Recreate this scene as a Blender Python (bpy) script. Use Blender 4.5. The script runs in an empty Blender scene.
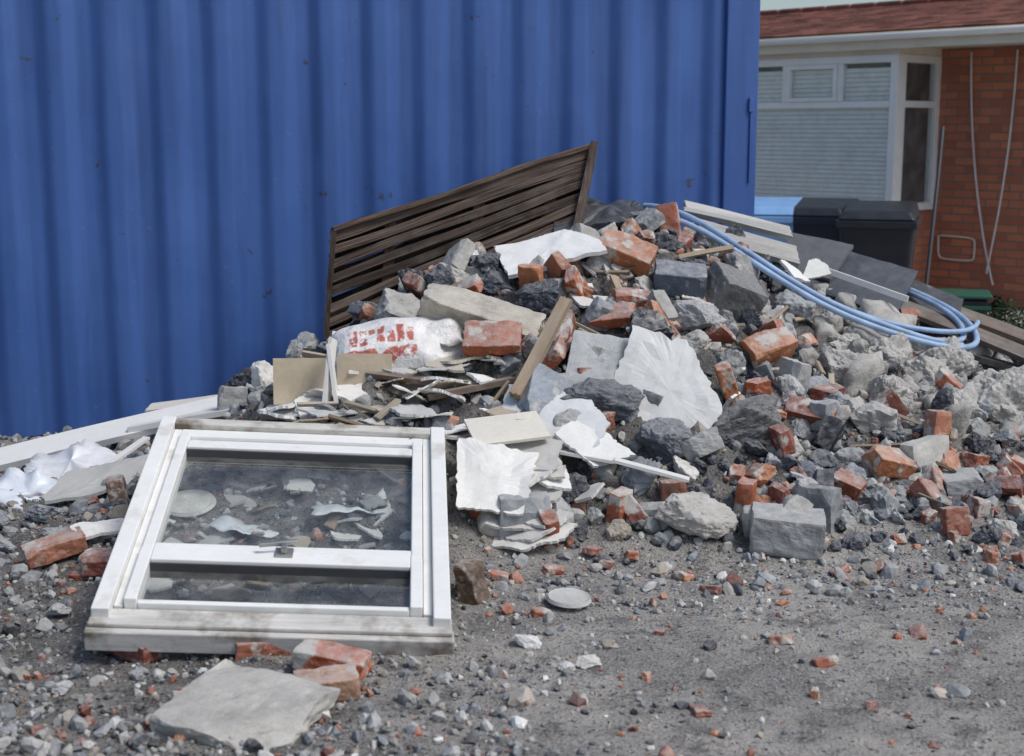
import bpy, bmesh, math, random
import numpy as np
from mathutils import Vector, Matrix, Euler, noise as mn
S=bpy.context.scene
rng=np.random.default_rng(7); random.seed(7)
# ------------------------------------------------------------ terrain
CTRL=[(.70,7.2,1.10),(.25,7.0,.97),(-.35,6.95,.88),(-.75,6.6,.60),(-1.0,6.0,.38),(-.55,6.0,.46),(-.25,5.5,.34),(-.9,5.4,.25),(-1.4,5.5,.18),(-1.7,6.3,.15),
(-.8,4.9,.12),(-.3,5.0,.10),(0,5.3,.15),(0,5.0,.03),(.37,6.0,.50),(.37,5.4,.2),(.3,5.0,0),(.9,6.0,.45),(.9,5.4,.13),(.9,5.05,0),(1.41,6.9,.62),(1.3,6.3,.42),(1.83,6.6,.40),
(1.5,5.6,.12),(1.9,5.3,.02),(2.5,5.6,.03),(2.4,6.2,.2),(2.79,8,.31),(1.72,7.6,.72),(2.3,7.3,.45),(2.5,8.0,.40),(3.4,7.5,.2),(3.4,6.5,.1),(3.5,8.5,.1),(2.5,9,0),(1.5,8.7,.25),(1.5,9.3,0),(3.5,9.2,0),(4.2,7.5,0),(4.2,6,0),
(.7,7.9,.85),(0,7.7,.7),(-1,7.4,.35),(-2,7.2,.05),(-2.4,6.3,.03),(-2.2,5.4,0),(-3,7,0),(-3,5,0),(-2,4.5,0),(-1,4.2,0),(0,4.3,0),(1,4.3,0),(2,4.5,0),(3,5,0),(0,3,0),(-2,3,0),(2,3,0),(-4,9,0),(4.5,4,0),(-4,4,0)]
C=np.array(CTRL)
def phi(r2): return 0.5*r2*np.log(r2+1e-9)
d2=((C[:,None,:2]-C[None,:,:2])**2).sum(-1)
n=len(C);A=np.zeros((n+3,n+3));A[:n,:n]=phi(d2)+np.eye(n)*.01;A[:n,n]=1;A[:n,n+1:]=C[:,:2];A[n,:n]=1;A[n+1:,:n]=C[:,:2].T
Wt=np.linalg.solve(A,np.concatenate([C[:,2],[0,0,0]]))
def H(x,y):
    x=np.asarray(x,float);y=np.asarray(y,float)
    r=Wt[n]+Wt[n+1]*x+Wt[n+2]*y
    for i in range(n): r=r+Wt[i]*phi((x-C[i,0])**2+(y-C[i,1])**2)
    m=np.clip((x+3.3)/.5,0,1)*np.clip((4.5-x)/.5,0,1)*np.clip((y-2.8)/.5,0,1)*np.clip((9.4-y)/.4,0,1)
    return np.maximum(r,0)*m

# ------------------------------------------------------------ material helpers
def newmat(name):
    m=bpy.data.materials.new(name);m.use_nodes=True;nt=m.node_tree;b=nt.nodes['Principled BSDF'];return m,nt,b
def N(nt,t,**k):
    nd=nt.nodes.new(t)
    for a,v in k.items():
        if a in nd.inputs.keys(): nd.inputs[a].default_value=v
        else: setattr(nd,a,v)
    return nd
def L(nt,a,b): nt.links.new(a,b)
def noise(nt,co,scale,detail=6,rough=.6,w=None):
    nd=nt.nodes.new('ShaderNodeTexNoise');nd.noise_dimensions='4D' if w else '3D'
    nd.inputs['Scale'].default_value=scale;nd.inputs['Detail'].default_value=min(detail,4);nd.inputs['Roughness'].default_value=rough
    L(nt,co,nd.inputs['Vector'])
    if w: L(nt,w,nd.inputs['W'])
    return nd.outputs['Fac']
def mrange(nt,v,a,b,c=0,d=1):
    nd=nt.nodes.new('ShaderNodeMapRange');nd.inputs[1].default_value=a;nd.inputs[2].default_value=b;nd.inputs[3].default_value=c;nd.inputs[4].default_value=d
    L(nt,v,nd.inputs[0]);return nd.outputs[0]
def mix(nt,f,a,b,mode='MIX'):
    nd=nt.nodes.new('ShaderNodeMix');nd.data_type='RGBA';nd.blend_type=mode
    for s,v in ((nd.inputs[0],f),(nd.inputs[6],a),(nd.inputs[7],b)):
        if hasattr(v,'links'): L(nt,v,s)
        else: s.default_value=v if not isinstance(v,tuple) else (*v,1)
    return nd.outputs[2]
def mul(nt,a,b,op='MULTIPLY'):
    nd=nt.nodes.new('ShaderNodeMath');nd.operation=op
    for s,v in ((nd.inputs[0],a),(nd.inputs[1],b)):
        if hasattr(v,'links'): L(nt,v,s)
        else: s.default_value=v
    return nd.outputs[0]
def bump(nt,b,h,strength,dist):
    nd=nt.nodes.new('ShaderNodeBump');nd.inputs['Strength'].default_value=strength;nd.inputs['Distance'].default_value=dist
    L(nt,h,nd.inputs['Height']);L(nt,nd.outputs[0],b.inputs['Normal'])
def scaled(nt,co,s):
    nd=nt.nodes.new('ShaderNodeMapping');nd.inputs['Scale'].default_value=s;L(nt,co,nd.inputs['Vector']);return nd.outputs[0]
def debris(name,over,lo,hi,scale=14,dust=.35,rough=.9,bs=.6,bd=.004,fine=160,stretch=None,dustc=(.49,.48,.46),var=(.55,1.3),spec=.25,dlo=-.1,fv=.2):
    m,nt,b=newmat(name)
    tc=nt.nodes.new('ShaderNodeTexCoord').outputs['Object'];oi=nt.nodes.new('ShaderNodeObjectInfo')
    w=mul(nt,oi.outputs['Random'],20.)
    col=N(nt,'ShaderNodeAttribute',attribute_name='Col').outputs['Color']
    co=scaled(nt,tc,stretch) if stretch else tc
    n1=noise(nt,co,scale*.7,4,.65,w);n2=noise(nt,co,fine,3,.7,w);n3=noise(nt,tc,scale,4,.6,w)
    v=mrange(nt,n1,.25,.75,var[0],var[1]);v2=mrange(nt,n2,.3,.7,1-fv,1+fv);v=mul(nt,v,v2)
    vc=nt.nodes.new('ShaderNodeCombineColor')
    for i in range(3): L(nt,v,vc.inputs[i])
    c=mix(nt,1.0,col,vc.outputs[0],'MULTIPLY')
    c=mix(nt,mrange(nt,n3,lo,hi),c,over)
    if dust:
        g=nt.nodes.new('ShaderNodeNewGeometry');sx=nt.nodes.new('ShaderNodeSeparateXYZ');L(nt,g.outputs['Normal'],sx.inputs[0])
        up=mrange(nt,sx.outputs['Z'],dlo,.9);n4=noise(nt,tc,scale*2.1,4,.7,w)
        c=mix(nt,mul(nt,mul(nt,up,mrange(nt,n4,.3,.6)),dust),c,dustc)
    L(nt,c,b.inputs['Base Color']);b.inputs['Roughness'].default_value=rough;b.inputs['Specular IOR Level'].default_value=spec
    bump(nt,b,mul(nt,mul(nt,n2,.5),n1,'ADD'),bs,bd)
    return m
M_rock=debris('concrete_rubble',(.49,.48,.45),.56,.72,dust=.5,bs=.8)
M_clod=debris('dusty_earth',(.50,.48,.44),.50,.72,scale=30,dust=.6,bs=1,bd=.008,fine=120)
M_brick=debris('brick_mortar',(.50,.47,.42),.53,.60,scale=11,dust=.62,var=(.45,1.3),bs=.8)
M_asph=debris('asphalt_chunk',(.17,.175,.18),.5,.7,scale=40,dust=.28,bs=1,bd=.006,fine=90,rough=.75)
M_sheet=debris('plasterboard',(.40,.36,.31),.64,.85,scale=6,dust=.10,var=(.88,1.06),bs=.15,bd=.002,fine=60,fv=.06)
M_wood=debris('weathered_wood',(.30,.27,.23),.55,.75,scale=3,dust=.25,stretch=(1.2,14,14),fine=40,bs=.5,bd=.002,var=(.55,1.3))
M_gravel=debris('gravel_mix',(.38,.36,.33),.6,.8,scale=9,dust=.45,fine=200)
M_paint=debris('dirty_white_paint',(.34,.29,.22),.58,.86,scale=5,dust=.06,rough=.42,bs=.05,bd=.001,fine=20,var=(.90,1.02),stretch=(1,2,2),spec=.4,fv=.03)
M_fabric=debris('plastic_sheet',(.45,.45,.45),.6,.8,scale=5,dust=.1,rough=.4,bs=.25,bd=.006,fine=30,var=(.85,1.08),spec=.5,fv=.08)
def plain(name,col,rough=.5,metal=0,var=.15,sc=8,bd=0.001):
    m,nt,b=newmat(name);tc=nt.nodes.new('ShaderNodeTexCoord').outputs['Object']
    n1=noise(nt,tc,sc,4,.65);c=mix(nt,mrange(nt,n1,.3,.7),tuple(x*(1-var) for x in col),tuple(min(1,x*(1+var)) for x in col))
    L(nt,c,b.inputs['Base Color']);L(nt,mrange(nt,n1,.3,.7,rough*.8,min(1,rough*1.2)),b.inputs['Roughness']);b.inputs['Metallic'].default_value=metal
    bump(nt,b,n1,.3,bd);return m
# ------------------------------------------------------------ mesh helpers
def link(o,parent=None):
    S.collection.objects.link(o)
    if parent: o.parent=parent
    return o
def setcol(me,c):
    a=me.color_attributes.new('Col','FLOAT_COLOR','POINT');c=np.asarray(c,np.float32)
    if c.ndim==1: c=np.tile(np.append(c[:3],1),(len(me.vertices),1))
    a.data.foreach_set('color',c.astype(np.float32).ravel())
def arrmesh(name,V,F,col=(.5,.5,.5),mat=None,smooth=False,parent=None):
    V=np.asarray(V,np.float32);F=np.asarray(F,np.int32);k=F.shape[1]
    me=bpy.data.meshes.new(name);me.vertices.add(len(V));me.vertices.foreach_set('co',V.ravel())
    me.loops.add(F.size);me.loops.foreach_set('vertex_index',F.ravel())
    me.polygons.add(len(F));me.polygons.foreach_set('loop_start',np.arange(len(F),dtype=np.int32)*k)
    try: me.polygons.foreach_set('loop_total',np.full(len(F),k,np.int32))
    except Exception: pass
    me.update(calc_edges=True);me.validate()
    me.polygons.foreach_set('use_smooth',np.full(len(me.polygons),smooth));setcol(me,col)
    if mat: me.materials.append(mat)
    o=bpy.data.objects.new(name,me);return link(o,parent)
def empty(name,loc=(0,0,0),rot=(0,0,0)):
    o=bpy.data.objects.new(name,None);o.location=loc;o.rotation_euler=rot;S.collection.objects.link(o);return o
CUBEF=np.array([(0,3,2,1),(4,5,6,7),(0,1,5,4),(1,2,6,5),(2,3,7,6),(3,0,4,7)])
def boxes(name,lst,mat,parent=None,col=(.5,.5,.5),bev=0,cols=None):
    V=[];F=[];CC=[]
    for i,b in enumerate(lst):
        x0,x1,y0,y1,z0,z1=b[:6];v=np.array([(x0,y0,z0),(x1,y0,z0),(x1,y1,z0),(x0,y1,z0),(x0,y0,z1),(x1,y0,z1),(x1,y1,z1),(x0,y1,z1)],float)
        if len(b)>6:
            c=v.mean(0);R=np.array(Euler(b[6]).to_matrix());v=(v-c)@R.T+c
        V.append(v);F.append(CUBEF+8*i);CC.append(np.tile(np.append(cols[i] if cols else col,1),(8,1)))
    o=arrmesh(name,np.concatenate(V),np.concatenate(F),np.concatenate(CC),mat,parent=parent)
    if bev:
        m=o.modifiers.new('bevel','BEVEL');m.width=bev;m.segments=2;m.limit_method='ANGLE'
    return o
def ico(sub):
    bm=bmesh.new();bmesh.ops.create_icosphere(bm,subdivisions=sub,radius=1);bm.verts.ensure_lookup_table()
    V=np.array([v.co[:] for v in bm.verts]);F=np.array([[v.index for v in f.verts] for f in bm.faces]);bm.free()
    return V/np.linalg.norm(V,axis=1)[:,None],F
ICO={s:ico(s) for s in (1,2,3,4,5)}
def fbm(V,sc,seed,oct=3):
    return np.array([mn.fractal(Vector(p)*sc+Vector((seed,seed*1.7,-seed)),1.0,2.0,oct) for p in V])
def rock(r,sub,npl=11,amp=.06):
    D,F=ICO[sub];P=r.normal(size=(npl,3));P/=np.linalg.norm(P,axis=1)[:,None];h=r.uniform(.5,.95,npl)
    dd=D@P.T;R=np.where(dd>.05,h/np.maximum(dd,.05),9).min(1);R=np.minimum(R,1.15)
    V=D*R[:,None]
    if amp: V=V*(1+amp*fbm(V,2.5,r.uniform(0,50),5 if sub>3 else 2)+(amp*.25*fbm(V,9,r.uniform(0,50),3) if sub>3 else 0))[:,None]
    return V/np.abs(V).max(0),F
def gridbox(cut):
    bm=bmesh.new();bmesh.ops.create_cube(bm,size=2);bmesh.ops.subdivide_edges(bm,edges=bm.edges[:],cuts=cut,use_grid_fill=True)
    bm.verts.ensure_lookup_table();V=np.array([v.co[:] for v in bm.verts]);F=np.array([[v.index for v in f.verts] for f in bm.faces]);bm.free();return V,F
GB={c:gridbox(c) for c in (4,9,16)}
def brickv(r,dims,cut=4,chips=4,rad=.006,nz=.003,deep=.82):
    V,F=GB[cut];h=np.array(dims)/2;V=V*h
    q=np.clip(V,-(h-rad),h-rad);d=V-q;l=np.linalg.norm(d,axis=1);k=l>1e-9;V=V.copy();V[k]=q[k]+d[k]/l[k,None]*rad
    for i in range(chips):
        s=r.choice([-1,1],3);nn=s*np.abs(r.normal(size=3))/h;nn/=np.linalg.norm(nn)
        hh=(V@nn).max()*r.uniform(deep,.97);e=V@nn-hh;m=e>0;V[m]-=e[m,None]*nn
    nzv=fbm(V,25,r.uniform(0,50),3);nn=V/np.linalg.norm(V,axis=1)[:,None]
    return V+nn*(nz*nzv)[:,None],F
def rotm(e): return np.array(Euler(e).to_matrix())
class Merge:
    def __init__(s): s.V=[];s.F=[];s.C=[];s.n=0
    def add(s,V,F,R,loc,col):
        s.V.append(V@R.T+np.array(loc));s.F.append(F+s.n);s.C.append(np.tile(np.append(col,1),(len(V),1)));s.n+=len(V)
    def make(s,name,mat,parent=None,smooth=False): return arrmesh(name,np.concatenate(s.V),np.concatenate(s.F),np.concatenate(s.C),mat,smooth,parent)
# ------------------------------------------------------------ ground
def axis(a,b,st,far,g=1.35):
    c=list(np.arange(a,b+1e-6,st));s=st;x=a;l=[]
    while x>-far: s*=g;x-=s;l.append(x)
    s=st;x=b;r=[]
    while x<far: s*=g;x+=s;r.append(x)
    return np.array(l[::-1]+c+r)
xs=axis(-3.4,4.5,.020,600);ys=axis(2.7,9.4,.020,800)
X,Y=np.meshgrid(xs,ys);Hs=H(X,Y);Z=Hs.copy()
den=(X>-3.5)&(X<4.6)&(Y>2.6)&(Y<9.5)
ii=np.argwhere(den)
for a,b in ii:
    x=X[a,b];y=Y[a,b];h=Hs[a,b]
    f=mn.fractal(Vector((x*4,y*4,0)),.8,2.1,6)
    lf=min(1,max(0,(.2-x)/1.2))
    Z[a,b]+=f*(.011+.014*lf+.06*min(1,h/.3))+ (.018*mn.noise(Vector((x*1.3,y*1.3,4))))
nx=len(xs);i,j=np.meshgrid(np.arange(len(ys)-1),np.arange(nx-1),indexing='ij');a=(i*nx+j).ravel()
def gz(x,y):
    a=np.clip(np.searchsorted(xs,x)-1,0,nx-2);b=np.clip(np.searchsorted(ys,y)-1,0,len(ys)-2)
    return float(Z[b,a])
gm,nt,b=newmat('dirt_ground')
tc=nt.nodes.new('ShaderNodeTexCoord').outputs['Object']
n1=noise(nt,tc,1.4,4,.7);n2=noise(nt,tc,7,4,.75);n3=noise(nt,tc,110,4,.7)
col=N(nt,'ShaderNodeAttribute',attribute_name='Col').outputs['Color']
c=mix(nt,mrange(nt,n1,.42,.58),(.54,.50,.445),(.33,.31,.285))
c=mix(nt,mrange(nt,n2,.50,.62),c,(.22,.207,.192));c=mix(nt,mrange(nt,n3,.50,.72),c,(.58,.555,.515));c=mix(nt,mrange(nt,n3,.48,.32),c,(.13,.125,.12))
c=mix(nt,mrange(nt,noise(nt,tc,50,3,.6),.62,.66),c,(.06,.06,.065))
c=mix(nt,mrange(nt,noise(nt,tc,38,3,.6),.70,.73),c,(.36,.16,.10))
c=mix(nt,1.0,c,col,'MULTIPLY')
L(nt,c,b.inputs['Base Color']);b.inputs['Roughness'].default_value=.95;b.inputs['Specular IOR Level'].default_value=.15
bump(nt,b,mul(nt,n3,mul(nt,n2,2.),'ADD'),1.,.018)
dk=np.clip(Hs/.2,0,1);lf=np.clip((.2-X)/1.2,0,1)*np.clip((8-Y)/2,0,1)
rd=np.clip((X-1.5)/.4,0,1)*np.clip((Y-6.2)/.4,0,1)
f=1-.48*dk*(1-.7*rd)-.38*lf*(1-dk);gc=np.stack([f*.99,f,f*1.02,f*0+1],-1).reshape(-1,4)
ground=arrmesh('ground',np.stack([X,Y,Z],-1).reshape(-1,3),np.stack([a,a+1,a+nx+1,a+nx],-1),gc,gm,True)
# ------------------------------------------------------------ palettes
GREY=[(.27,.285,.30),(.37,.375,.37),(.19,.21,.235),(.43,.42,.39)];DARK=[(.045,.052,.07),(.07,.08,.10),(.03,.035,.045)]
TAN=[(.38,.33,.26),(.42,.37,.31)];BR=[(.42,.13,.065),(.35,.115,.065),(.48,.19,.09),(.25,.08,.055),(.42,.18,.11)];WH=[(.78,.77,.74),(.66,.64,.60)]
def pal(r,p):
    k=r.choice(5,p=p);l=(GREY,DARK,TAN,BR,WH)[k];c=np.array(l[r.integers(len(l))]);return c*r.uniform(.8,1.2)
pile=empty('rubble_pile')
SV=[rock(rng,1,7,0) for _ in range(14)];MV=[rock(rng,2,9,.10) for _ in range(14)];CV=[rock(rng,3,16,.22) for _ in range(8)]
mg=Merge();cnt=0
def frame_zone(x,y): return -1.45<x<-.12 and 4.05<y<5.6
while cnt<23000:
    y=3.2+ (8.3-3.2)*rng.random()**1.15;x=rng.uniform(-.42,.42)*y
    if rng.random()<.04: x=rng.uniform(-3,4);
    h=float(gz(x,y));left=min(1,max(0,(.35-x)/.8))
    foot=math.exp(-((h-.03)/.09)**2) if y>4.6 else 0
    p=.10+.75*left+.6*foot+.4*(h>.1)
    if y>4.5 and y<5.2 and x>0: p+=.3
    if rng.random()>p*(.3+1.4*max(0,.5+1.1*mn.noise(Vector((x*2.2,y*2.2,9))))): continue
    s=.003+.011*rng.random()**3.2+(.014*rng.random()**2 if rng.random()<.25*(.3+left) else 0)
    if frame_zone(x,y) and s>.012: continue
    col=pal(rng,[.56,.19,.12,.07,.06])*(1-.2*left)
    v,F=SV[rng.integers(14)]
    R=rotm(rng.uniform(0,6.28,3))@np.diag(s*rng.uniform(.6,1.25,3))
    mg.add(v,F,R,(x,y,gz(x,y)+s*.2),col);cnt+=1
mg.make('gravel',M_gravel)
mg=Merge();cnt=0
while cnt<3700:
    y=rng.uniform(3.3,8.2);x=rng.uniform(-.40,.42)*y
    if x<-3 or x>4.2: continue
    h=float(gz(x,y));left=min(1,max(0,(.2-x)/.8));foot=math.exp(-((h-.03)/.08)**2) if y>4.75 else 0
    p=.022+.45*left+.45*foot+.95*(h>.08)
    if rng.random()>p: continue
    s=.014+.034*rng.random()**1.8
    if h<.08: s*=.8
    if frame_zone(x,y) and (s>.028 or y<4.6): continue
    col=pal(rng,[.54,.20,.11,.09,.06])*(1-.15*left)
    v,F=MV[rng.integers(14)];R=rotm(rng.uniform(0,6.28,3))@np.diag(s*rng.uniform(.6,1.3,3))
    mg.add(v,F,R,(x,y,gz(x,y)+s*.25),col);cnt+=1
mg.make('small_rubble',M_rock,pile)
# large chunks
RV=[rock(rng,4,10,.16) for _ in range(14)]
BV=[brickv(rng,(.215,.10,.065),9,5,nz=.005) for _ in range(6)]+[brickv(rng,(.12,.10,.065),9,7,nz=.009,deep=.66) for _ in range(10)]
KV=[brickv(rng,(.26,.2,.1),9,6,deep=.8,nz=.006) for _ in range(4)]+[brickv(rng,(.18,.15,.1),9,8,deep=.68,nz=.008) for _ in range(4)]
mr=Merge();mb=Merge();ma=Merge();mk=Merge();mc=Merge();pts=[];t=0
while t<12000 and len(pts)<520:
    t+=1
    y=rng.uniform(5.0,8.1);x=rng.uniform(-1.3,3.3)
    if y>8.1-.246*(1.41-x) and x<1.45: continue
    h=float(gz(x,y))
    if h<.07 or (x<-.05 and y<6.35): continue
    s=rng.uniform(.045,.125)*(1 if h>.2 else .65)
    if any((x-a)**2+(y-b)**2<(.68*(s+c))**2 for a,b,c in pts): continue
    pts.append((x,y,s));k=rng.random();z=gz(x,y)+s*rng.uniform(.1,.6)
    e=rng.uniform(0,6.28,3)
    if x>1.4 and y>6.2 and rng.random()<.6:
        v,F=CV[rng.integers(8)];s*=1.35;mc.add(v,F,rotm(e)@np.diag(s*rng.uniform(.65,1.2,3)),(x,y,z-s*.25),np.array((.40,.385,.355))*rng.uniform(.7,1.15));continue
    if k<.42:
        v,F=RV[rng.integers(14)];c=pal(rng,[.68,.12,.14,0,.06]);mr.add(v,F,rotm(e)@np.diag(s*rng.uniform(.65,1.2,3)),(x,y,z),c)
    elif k<.64:
        v,F=RV[rng.integers(14)];ma.add(v,F,rotm(e)@np.diag(s*rng.uniform(.6,1.2,3)),(x,y,z),DARK[rng.integers(3)])
    elif k<.85:
        v,F=BV[rng.integers(16)];mb.add(v,F,rotm(e),(x,y,z),pal(rng,[0,0,0,1,0]))
    else:
        v,F=KV[rng.integers(8)];mk.add(v,F,rotm(e)*rng.uniform(.7,1.),(x,y,z),pal(rng,[.9,.1,0,0,0]))
for k in range(600):
    x=rng.uniform(1.2,3.2);y=rng.uniform(5.5,8.2)
    if gz(x,y)<.1: continue
    s=.012+.05*rng.random()**2;v,F=CV[rng.integers(8)];mc.add(v,F,rotm(rng.uniform(0,6,3))*s,(x,y,gz(x,y)),np.array((.42,.40,.37))*rng.uniform(.5,1.15))
for k in range(300):
    x=rng.uniform(.7,2.6);y=rng.uniform(5.15,6.25)
    s=.012+.05*rng.random()**2;v,F=RV[rng.integers(14)];ma.add(v,F,rotm(rng.uniform(0,6,3))@np.diag(s*rng.uniform(.6,1.2,3)),(x,y,gz(x,y)+s*.3),np.array(DARK[rng.integers(3)])*rng.uniform(.8,1.8))
for k in range(70):
    x=rng.uniform(.9,2.4);y=rng.uniform(5.1,6.3)
    v,F=BV[6+rng.integers(10)];mb.add(v,F,rotm(rng.uniform(0,6,3))*rng.uniform(.25,.7),(x,y,gz(x,y)+.012),pal(rng,[0,0,0,1,0]))
for k in range(60):
    x=rng.uniform(-1.6,2.0);y=rng.uniform(3.5,5.1)
    if frame_zone(x,y): continue
    v,F=BV[6+rng.integers(10)];mb.add(v,F,rotm(rng.uniform(0,6,3))*rng.uniform(.1,.35),(x,y,gz(x,y)+.004),pal(rng,[0,0,0,1,0]))
mr.make('concrete_chunks',M_rock,pile);mk.make('block_fragments',M_rock,pile);mb.make('brick_fragments',M_brick,pile);ma.make('asphalt_chunks',M_asph,pile);mc.make('earth_clods',M_clod,pile,True)
# ------------------------------------------------------------ hero items
hs=[100]
def place(o,x,y,lift,rot,z=None):
    if lift>=.06 and 5.7<y<7.05 and -.4<x<1.7 and z is None: y-=.18;lift*=.85
    o.location=(x,y,float(H(x,y))+lift);o.rotation_euler=[math.radians(a) for a in rot];return o
def hrock(name,x,y,size,rot=(0,0,0),lift=.04,col=(.33,.33,.33),mat=None,npl=10,amp=.15):
    hs[0]+=1;r=np.random.default_rng(hs[0]);v,F=rock(r,5,npl,amp)
    return place(arrmesh(name,v*np.array(size)/2,F,col,mat or M_rock),x,y,lift,rot)
def hblock(name,x,y,size,rot=(0,0,0),lift=.04,col=(.3,.31,.33),mat=None,chips=6,deep=.86,nz=.006):
    hs[0]+=1;r=np.random.default_rng(hs[0]);v,F=brickv(r,size,16,chips,nz=nz,deep=deep)
    return place(arrmesh(name,v,F,col,mat or M_rock),x,y,lift,rot)
def hbrick(x,y,rot=(0,0,0),lift=.03,size=(.215,.1025,.065),col=BR[0],name='brick',deep=.82):
    return hblock(name,x,y,size,rot,lift,col,M_brick,6,deep)
def sheet(name,x,y,w,h,t,rot,lift=.03,col=(.72,.70,.66),mat=None,jag=.25,cuts=2,bend=.01,z=None,sd=None,smooth=False):
    hs[0]+=1;r=np.random.default_rng(sd or hs[0]);na=72;an=np.sort(np.concatenate([np.linspace(0,2*math.pi,na-4,endpoint=False)+.003,[math.atan2(h,w),math.pi-math.atan2(h,w),math.pi+math.atan2(h,w),2*math.pi-math.atan2(h,w)]]))
    R=np.minimum(w/2/np.maximum(abs(np.cos(an)),1e-3),h/2/np.maximum(abs(np.sin(an)),1e-3))
    for _ in range(cuts):
        a0=r.uniform(0,6.28);hh=min(w,h)/2*r.uniform(1-jag,1.25);d=np.cos(an-a0);R=np.where(d>.05,np.minimum(R,hh/np.maximum(d,.05)),R)
    if jag: R=R*(1+.02*jag/.25*r.normal(size=na))
    V=[];F=[];ks=[0.001,.25,.5,.75,1.];s0=r.uniform(0,9)
    for sgn in (1,-1):
        for k in ks:
            for a,rr in zip(an,R):
                px,py=math.cos(a)*rr*k,math.sin(a)*rr*k
                V.append((px,py,sgn*t/2+bend*2*mn.noise(Vector((px*4+s0,py*4,s0)))+bend*mn.noise(Vector((px*14+s0,py*14,s0)))))
    m=len(ks)
    for q in range(m-1):
        for i in range(na):
            j=(i+1)%na;F.append((q*na+i,(q+1)*na+i,(q+1)*na+j,q*na+j));o=m*na;F.append((o+q*na+i,o+q*na+j,o+(q+1)*na+j,o+(q+1)*na+i))
    for i in range(na):
        j=(i+1)%na;F.append(((m-1)*na+i,(2*m-1)*na+i,(2*m-1)*na+j,(m-1)*na+j))
    o=arrmesh(name,V,F,col,mat or M_sheet,smooth);place(o,x,y,lift,rot,z)
    if z is not None:o.location.z=z
    return o
def plank(name,p0,p1,w,t,roll=0,col=(.3,.24,.17),mat=None,parent=None):
    p0=Vector(p0);p1=Vector(p1);d=p1-p0;l=d.length;hs[0]+=1;r=np.random.default_rng(hs[0])
    V,F=GB[16];V=V*np.array([l/2,w/2,t/2]);V=V+np.stack([0*V[:,0],.004*np.sin(V[:,0]*7+r.uniform(0,6)),.004*np.sin(V[:,0]*5+r.uniform(0,6))],-1)
    e=np.abs(V[:,0])>l/2-1e-4;V[e,0]+=r.normal(size=e.sum())*.003
    o=arrmesh(name,V,F,col,mat or M_wood)
    x=d.normalized();zz=Vector((0,0,1));y=zz.cross(x).normalized();z=x.cross(y)
    o.matrix_world=Matrix.Translation((p0+p1)/2)@Matrix((x,y,z)).transposed().to_4x4()@Matrix.Rotation(math.radians(roll),4,'X')
    if parent: o.parent=parent
    return o
hrock('asphalt_lump',-.33,6.9,(.22,.2,.2),(10,20,30),.06,DARK[1],M_asph)
hrock('asphalt_lump',-.10,6.95,(.2,.17,.17),(40,0,60),.06,DARK[0],M_asph)
hbrick(-.24,6.75,(30,-25,-20),.07)
hblock('concrete_beam_piece',-.13,6.5,(.56,.16,.13),(28,16,-12),.10,(.48,.43,.35),M_rock,9,.8,.012)
hbrick(.09,6.72,(10,62,80),.10,col=BR[2]);hbrick(.20,6.80,(65,30,110),.12,col=BR[4]);hbrick(.30,6.72,(80,40,60),.08,col=BR[0])
hbrick(.54,6.95,(35,22,-12),.12,(.27,.14,.11),BR[2])
hblock('engineering_block',.79,6.85,(.24,.14,.12),(25,5,-4),.10,(.12,.145,.19),M_rock)
hblock('concrete_block',1.04,6.9,(.26,.2,.2),(30,20,30),.10,(.18,.18,.18),M_asph)
hbrick(.57,6.68,(20,10,10),.07,col=BR[1]);hbrick(.45,6.55,(40,-8,-15),.07,col=BR[0]);hbrick(.70,6.6,(50,20,35),.06,col=BR[2])
hrock('concrete_lump',.84,6.62,(.28,.2,.18),(20,10,20),.08,(.34,.34,.35))
hbrick(1.15,6.55,(38,-14,28),.12,(.24,.13,.15),BR[2])
hblock('concrete_block',.40,6.20,(.32,.27,.1),(50,8,-8),.10,(.44,.46,.47),M_rock,5,.88)
hrock('asphalt_slab',.385,6.0,(.42,.26,.18),(20,5,8),.08,(.10,.11,.13),M_asph,8)
hrock('asphalt_lump',.63,5.86,(.24,.22,.22),(30,40,0),.06,(.17,.18,.205),M_asph)
hrock('asphalt_slab',.97,5.95,(.38,.2,.24),(30,-12,25),.10,(.12,.125,.13),M_asph,8)
hblock('concrete_block',.12,5.98,(.2,.24,.14),(55,30,20),.08,(.24,.28,.33),M_rock)
hbrick(.93,6.18,(20,70,20),.08,col=BR[2]);hbrick(1.12,5.9,(20,75,40),.06,col=BR[3]);hbrick(1.3,6.25,(30,10,-20),.06,col=BR[3])
hbrick(-.085,6.30,(42,0,-4),.14,(.25,.15,.07),BR[0])
hrock('concrete_lump',1.55,6.55,(.3,.22,.2),(0,20,40),.05,(.38,.37,.35));hbrick(1.42,6.3,(10,0,60),.05,col=BR[3])
hbrick(1.58,5.98,(25,15,25),.07,(.2,.12,.08),BR[2]);hbrick(1.36,5.6,(10,20,-30),.04,(.13,.1,.065),BR[1])
hbrick(1.73,5.38,(80,0,10),.05,(.1,.11,.065),BR[1]);hrock('concrete_lump',1.90,5.32,(.12,.1,.11),(0,0,0),.04,(.5,.49,.46))
for (x,y,s) in ((1.8,6.8,.36),(1.98,6.7,.34),(2.12,6.9,.38),(2.3,6.5,.50),(2.05,6.4,.34),(1.65,6.85,.3),(2.45,6.8,.36),(1.9,6.2,.2),(1.72,6.45,.30),(2.5,6.3,.34)):
    hrock('earth_clod',x,y,(s,s*.85,s*.7),(x*40,y*30,20),.03,(.44,.425,.395),M_clod,20,.28)
hrock('concrete_lump',.70,5.25,(.33,.22,.19),(8,0,5),.06,(.44,.42,.38),M_rock,9)
hblock('concrete_block',1.04,5.2,(.27,.18,.15),(6,4,-9),.065,(.38,.385,.38),M_rock,5,.88)
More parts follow.
